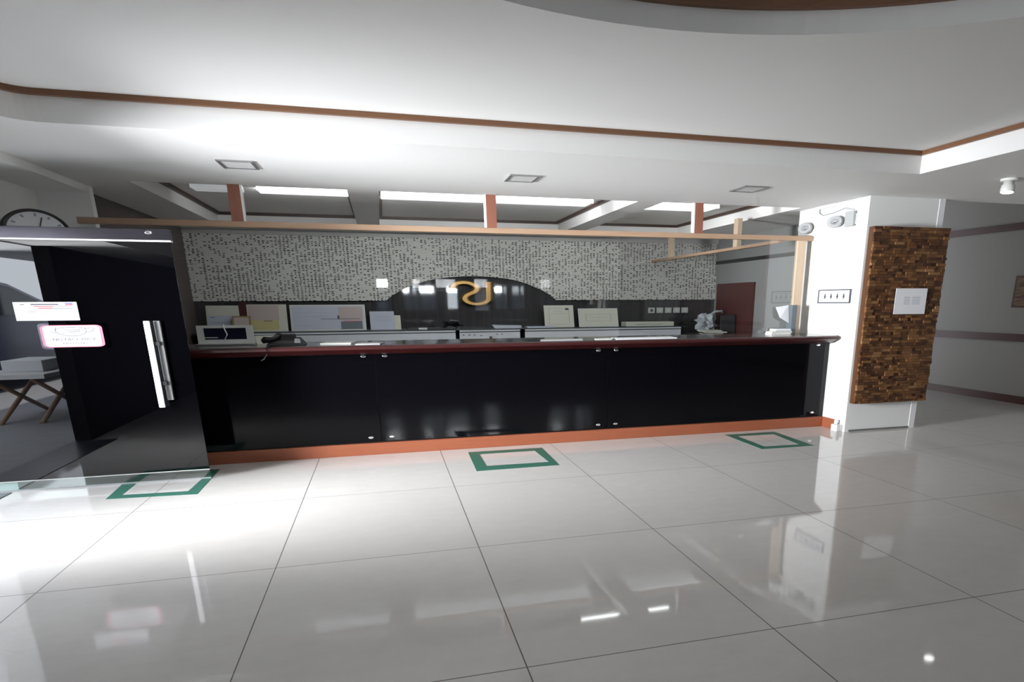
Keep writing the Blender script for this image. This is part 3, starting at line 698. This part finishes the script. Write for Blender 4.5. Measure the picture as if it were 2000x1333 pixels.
framed('framed_document', 'widest bluish framed document with pasted slips', 'document', -1.49, -.28, 1.59, 'frame_w', 'paper_blue', .03, extras=[(.64,.96,.40,.92,'paper_pink'),(.66,.95,.05,.35,'slate'),(.40,.92,.44,.455,'ink'),(.69,.95,.35,.37,'red_ink'),(.62,.645,.45,.58,'ink'),(.06,.50,.70,.705,'ink_soft'),(.06,.50,.55,.555,'ink_soft'),(.06,.35,.20,.205,'ink_soft')], group=G)
framed('framed_document', 'plain pale blue printed sheet left of the black arch', 'document', -.21, .20, 1.475, 'paper_blue', 'paper_blue', .012, extras=[(.2,.8,.70,.715,'ink_soft'),(.15,.85,.62,.63,'ink_soft'),(.15,.85,.54,.55,'ink_soft'),(.2,.8,.46,.47,'ink_soft'),(.4,.6,.2,.21,'ink_soft')], group=G)
framed('small_card', 'small cream card half hidden behind the pale blue sheet', 'card', .12, .305, 1.405, 'paper_cream', 'paper_cream', .01, y=12.47)
framed('small_picture', 'small brass framed picture in front of the yellow certificate', 'picture', -2.36, -2.08, 1.42, 'frame_b', 'paper_pink', .03, y=12.26)
framed('framed_document', 'cream framed certificate with a dark seal right of the arch', 'certificate', 2.905, 3.475, 1.56, 'paper_cream', 'paper_cream', .05, extras=[(.16,.84,.86,.87,'ink_soft'),(.16,.84,.13,.14,'ink_soft'),(.16,.17,.13,.86,'ink_soft'),(.83,.84,.13,.86,'ink_soft'),(.72,.84,.78,.88,'ink'),(.25,.7,.62,.63,'ink_soft'),(.3,.6,.72,.73,'ink_soft')], group=G)
framed('framed_document', 'white landscape certificate right of the cream one', 'certificate', 3.57, 4.36, 1.50, 'frame_w', 'paper_cream', .03, extras=[(.18,.82,.68,.69,'ink_soft'),(.18,.82,.3,.31,'ink_soft'),(.18,.19,.3,.69,'ink_soft'),(.81,.82,.3,.69,'ink_soft'),(.3,.7,.5,.51,'ink_soft')], group=G)
tag(obj('red_folder', bxs(-2.27, -2.15, 12.40, 12.47, CZ, 1.64), 'door_red'), 'narrow dark red folder upright between two pale papers', 'folder')
t = thing('storage_box', 'long pale green cardboard box on the rear worktop', 'box', (5.0, 12.2, CZ))
obj('carton', bxs(4.42, 5.40, 12.05, 12.35, CZ, CZ+.085), 'paper_cream', t, bevel=.006)
obj('lid_edge', bxs(4.62, 5.15, 12.046, 12.05, CZ+.035, CZ+.045), 'ink_soft', t)
for i in range(5):
    x = 5.06 + i*.18
    s = tag(obj('wall_switch', bxs(x, x+.14, 12.545, 12.565, 1.402, 1.506), 'frame_w', bevel=.004), 'cream wall plate on the black stone, %s of five' % ('leftmost', 'second from left', 'middle', 'second from right', 'rightmost')[i], 'wall switch', 'wall plates in a row right of the certificates')
    obj('rocker', bxs(x+.045, x+.095, 12.540, 12.546, 1.43, 1.478), 'plastic_w' if i else 'ink', s)
# small things on the rear worktop
t = thing('folded_leaflets', 'low stack of folded pale blue leaflets below the emblem', 'leaflets', (2.15, 12.2, CZ))
for i in range(3): obj('leaflet', hexa(BM(), [(1.93-.02*i,12.10,CZ+.022*i),(2.42,12.12,CZ+.016*i),(2.42,12.32,CZ+.016*i),(1.93,12.3,CZ+.022*i),(1.93-.03*i,12.10,CZ+.022*i+.018),(2.42,12.12,CZ+.016*i+.014),(2.42,12.32,CZ+.016*i+.014),(1.93,12.3,CZ+.022*i+.018)]), ['paper_blue','paper','paper_blue'][i], t)
bm = BM(); random.seed(3)
pts = [(1.15+.20*math.cos(i*1.9)*random.uniform(.4,1), 12.15+.1*math.sin(i*2.3), CZ+.02+.11*abs(math.sin(i*1.3))) for i in range(22)]
tube(bm, pts, .012, 6); tag(obj('cable_tangle', bm, 'plastic_k'), 'tangled black cable heap on the rear worktop', 'cables')
bm = BM(); pts = [(.40,12.2,CZ+.01),(.48,12.2,CZ+.15),(.55,12.2,CZ+.19),(.66,12.2,CZ+.12),(.80,12.2,CZ+.10),(.86,12.2,CZ+.06),(.72,12.2,CZ+.05),(.6,12.2,CZ+.02)]
tube(bm, pts, .012, 6); tag(obj('loose_cable', bm, 'dark_cloth'), 'loose dark cable loop right of the pale blue sheet', 'cable')
tag(obj('small_box', bxs(.59, .74, 12.1, 12.2, CZ, CZ+.03), 'paper', bevel=.004), 'tiny white box between the loose cable and cable heap', 'box')
tag(obj('paper_tray', bxs(2.50, 3.02, 12.0, 12.25, CZ, CZ+.028), 'paper_blue', bevel=.004), 'thin pale tray on the worktop left of the cream certificate', 'tray')
# clutter in the right corner
t = thing('plastic_bag', 'crumpled pale plastic bag on the corner clutter', 'bag', (6.0, 12.0, 1.02))
bm = BM(); bmesh.ops.create_icosphere(bm, subdivisions=3, radius=1)
random.seed(11)
for v in bm.verts:
    c0 = v.co.copy(); k_ = .8+.35*math.sin(c0.x*7+c0.z*4)*math.sin(c0.y*6-c0.z*5)+random.uniform(-.05,.05)
    v.co = Vector((6.02+c0.x*.22*k_, 11.95+c0.y*.2*k_, 1.22+c0.z*.20*k_))
obj('bag_body', bm, 'bag', t)
obj('handle_loop', tube(BM(), [(6.05,11.9,1.34),(6.15,11.85,1.43),(6.3,11.85,1.44),(6.35,11.9,1.38)], .022, 6), 'bag', t)
tag(obj('desk_monitor', hexa(BM(), [(6.17,11.62,1.02),(6.42,11.5,1.02),(6.44,11.56,1.02),(6.2,11.7,1.02),(6.17,11.64,1.36),(6.42,11.52,1.38),(6.44,11.58,1.38),(6.2,11.72,1.36)]), 'plastic_k', bevel=.01), 'dark slab shaped monitor beside the plastic bag', 'monitor')
for i, (dx, dz, a) in enumerate(((0, 0, .1), (.06, .03, -.15), (-.03, .055, .2))):
    tag(obj('loose_paper', hexa(BM(), [(5.72+dx,11.42,1.022+dz),(6.12+dx,11.38+a*.1,1.022+dz),(6.14+dx,11.6,1.03+dz),(5.74+dx,11.64,1.03+dz),(5.72+dx,11.42,1.04+dz),(6.12+dx,11.38+a*.1,1.04+dz),(6.14+dx,11.6,1.05+dz),(5.74+dx,11.64,1.05+dz)]), ['paper_pink','frame_w','paper_cream'][i]),
        ['lowest paper wad on the corner desk', 'middle paper wad on the corner desk', 'topmost paper wad on the corner desk'][i], 'papers', 'paper wads on the corner desk')

# ------------------------------------------------------------------ things on the counter
T = 1.19
t = thing('tabletop_screen', 'white framed dark screen standing at the left end of the counter', 'screen', (-1.59, 7.82, T))
bm = BM(); x0, x1, z0, z1 = -1.855, -1.325, T+.018, 1.392
for a, b, c_, d_ in ((x0,x0+.065,z0+.042,z1-.026),(x1-.065,x1,z0+.042,z1-.026),(x0,x1,z0,z0+.042),(x0,x1,z1-.026,z1)): box(bm, a, b, 7.80, 7.84, c_, d_)
obj('bezel', bm, 'frame_w', t)
sc_ = obj('display', bxs(x0+.06, x1-.06, 7.808, 7.836, z0+.04, z1-.024), 'screen', t)
obj('status_line', bxs(x0+.067, x0+.19, 7.8065, 7.808, z0+.058, z0+.066), 'frame_w', sc_)
obj('base_plate', bxs(x0-.02, x1, 7.74, 7.95, T, T+.018), 'grey_metal', t, bevel=.003)
obj('dangling_cord', tube(BM(), [(-1.595,7.795,1.40),(-1.59,7.79,1.36),(-1.57,7.79,1.30),(-1.60,7.79,1.25)], .006, 6), 'paper', t)
t = thing('desk_phone', 'black corded desk phone on the counter beside the dark screen', 'telephone', (-.95, 7.62, T))
obj('phone_base', hexa(BM(), [(-1.17,7.48,T),(-.80,7.48,T),(-.80,7.80,T),(-1.13,7.80,T),(-1.15,7.50,T+.03),(-.82,7.52,T+.02),(-.86,7.78,T+.075),(-1.13,7.78,T+.075)]), 'plastic_k', t, bevel=.008)
obj('handset', tube(BM(), [(-1.20,7.50,T+.045),(-1.17,7.50,T+.062),(-1.12,7.56,T+.066),(-1.09,7.66,T+.075),(-1.07,7.76,T+.09)], [.022,.034,.022,.022,.032], 10, sx=1.4), 'plastic_k', t)
obj('display_hood', hexa(BM(), [(-1.05,7.66,T+.04),(-.90,7.66,T+.04),(-.90,7.78,T+.07),(-1.05,7.78,T+.07),(-1.04,7.70,T+.10),(-.92,7.70,T+.10),(-.91,7.77,T+.11),(-1.04,7.77,T+.11)]), 'plastic_k', t)
obj('key_pad', hexa(BM(), [(-.90,7.53,T+.024),(-.84,7.54,T+.022),(-.86,7.68,T+.055),(-.91,7.68,T+.058),(-.90,7.53,T+.030),(-.84,7.54,T+.028),(-.86,7.68,T+.061),(-.91,7.68,T+.064)]), 'plastic_g', t)
tag(obj('phone_cord', tube(BM(), [(-1.10,7.46,T+.012),(-1.12,7.33,T+.012),(-1.13,7.228,T-.005),(-1.12,7.222,T-.06),(-1.16,7.222,T-.11),(-1.19,7.225,T-.125)], .008, 6), 'plastic_k'), 'short black cord hanging over the red counter edge from the phone', 'cord')
t = thing('name_card', 'tilted pale green card on the counter behind the desk phone', 'card', (-1.15, 8.0, T))
obj('card_face', hexa(BM(), [(-1.32,7.93,T),(-1.10,7.93,T),(-1.10,7.96,T),(-1.32,7.96,T),(-1.34,7.99,T+.085),(-1.13,7.99,T+.085),(-1.13,8.0,T+.085),(-1.34,8.0,T+.085)]), 'paper_cream', t)
for i, (x0, x1, y0, y1, th, mt, lb) in enumerate(((-.66,-.30,7.62,7.95,.012,'frame_w','white papers lying on the counter right of the desk phone'),(-.30,.0,7.42,7.70,.010,'plastic_g','grey folder lying on the counter right of the white papers'),(1.70,2.25,7.45,7.62,.010,'plastic_g','grey folder on the counter below the emblem'),(2.35,2.60,7.44,7.60,.010,'frame_w','pale folder on the counter beside the second seam'),(2.60,3.42,7.42,7.72,.008,'paper','bright white papers on the counter right of centre'))):
    tag(obj('paper_stack', hexa(BM(), [(x0,y0,T),(x1-.05,y0,T),(x1,y1,T),(x0+.04,y1,T),(x0,y0,T+th),(x1-.05,y0,T+th),(x1,y1,T+th),(x0+.04,y1,T+th)]), mt), lb, 'papers', 'papers lying on the counter top')
bk = [(4.93,5.22,.012,'paper'),(4.94,5.24,.022,'paper_cream'),(4.99,5.23,.010,'paper_blue'),(5.0,5.22,.02,'paper')]
z = T
for i, (x0, x1, th, mt) in enumerate(bk):
    tag(obj('ledger_book', bxs(x0, x1, 7.86, 8.02, z, z+th, ), mt), 'pale flat booklet piled beside the end post, %s of four' % ('lowest','second from bottom','second from top','topmost')[i], 'booklet', 'booklets piled by the end post'); z += th+.001
    if i == 1: z += 0
tag(obj('slate_board', bxs(5.245, 5.315, 7.90, 8.03, T, 1.56), 'slate'), 'narrow slate coloured board upright against the end post', 'board')
tag(obj('leaning_sheet', hexa(BM(), [(5.10,7.95,1.40),(5.24,7.95,1.33),(5.24,7.96,1.33),(5.10,7.96,1.40),(5.05,7.99,1.535),(5.24,7.99,1.56),(5.24,8.0,1.56),(5.05,8.0,1.535)]), 'paper'), 'white curled sheet clipped beside the slate board', 'paper')
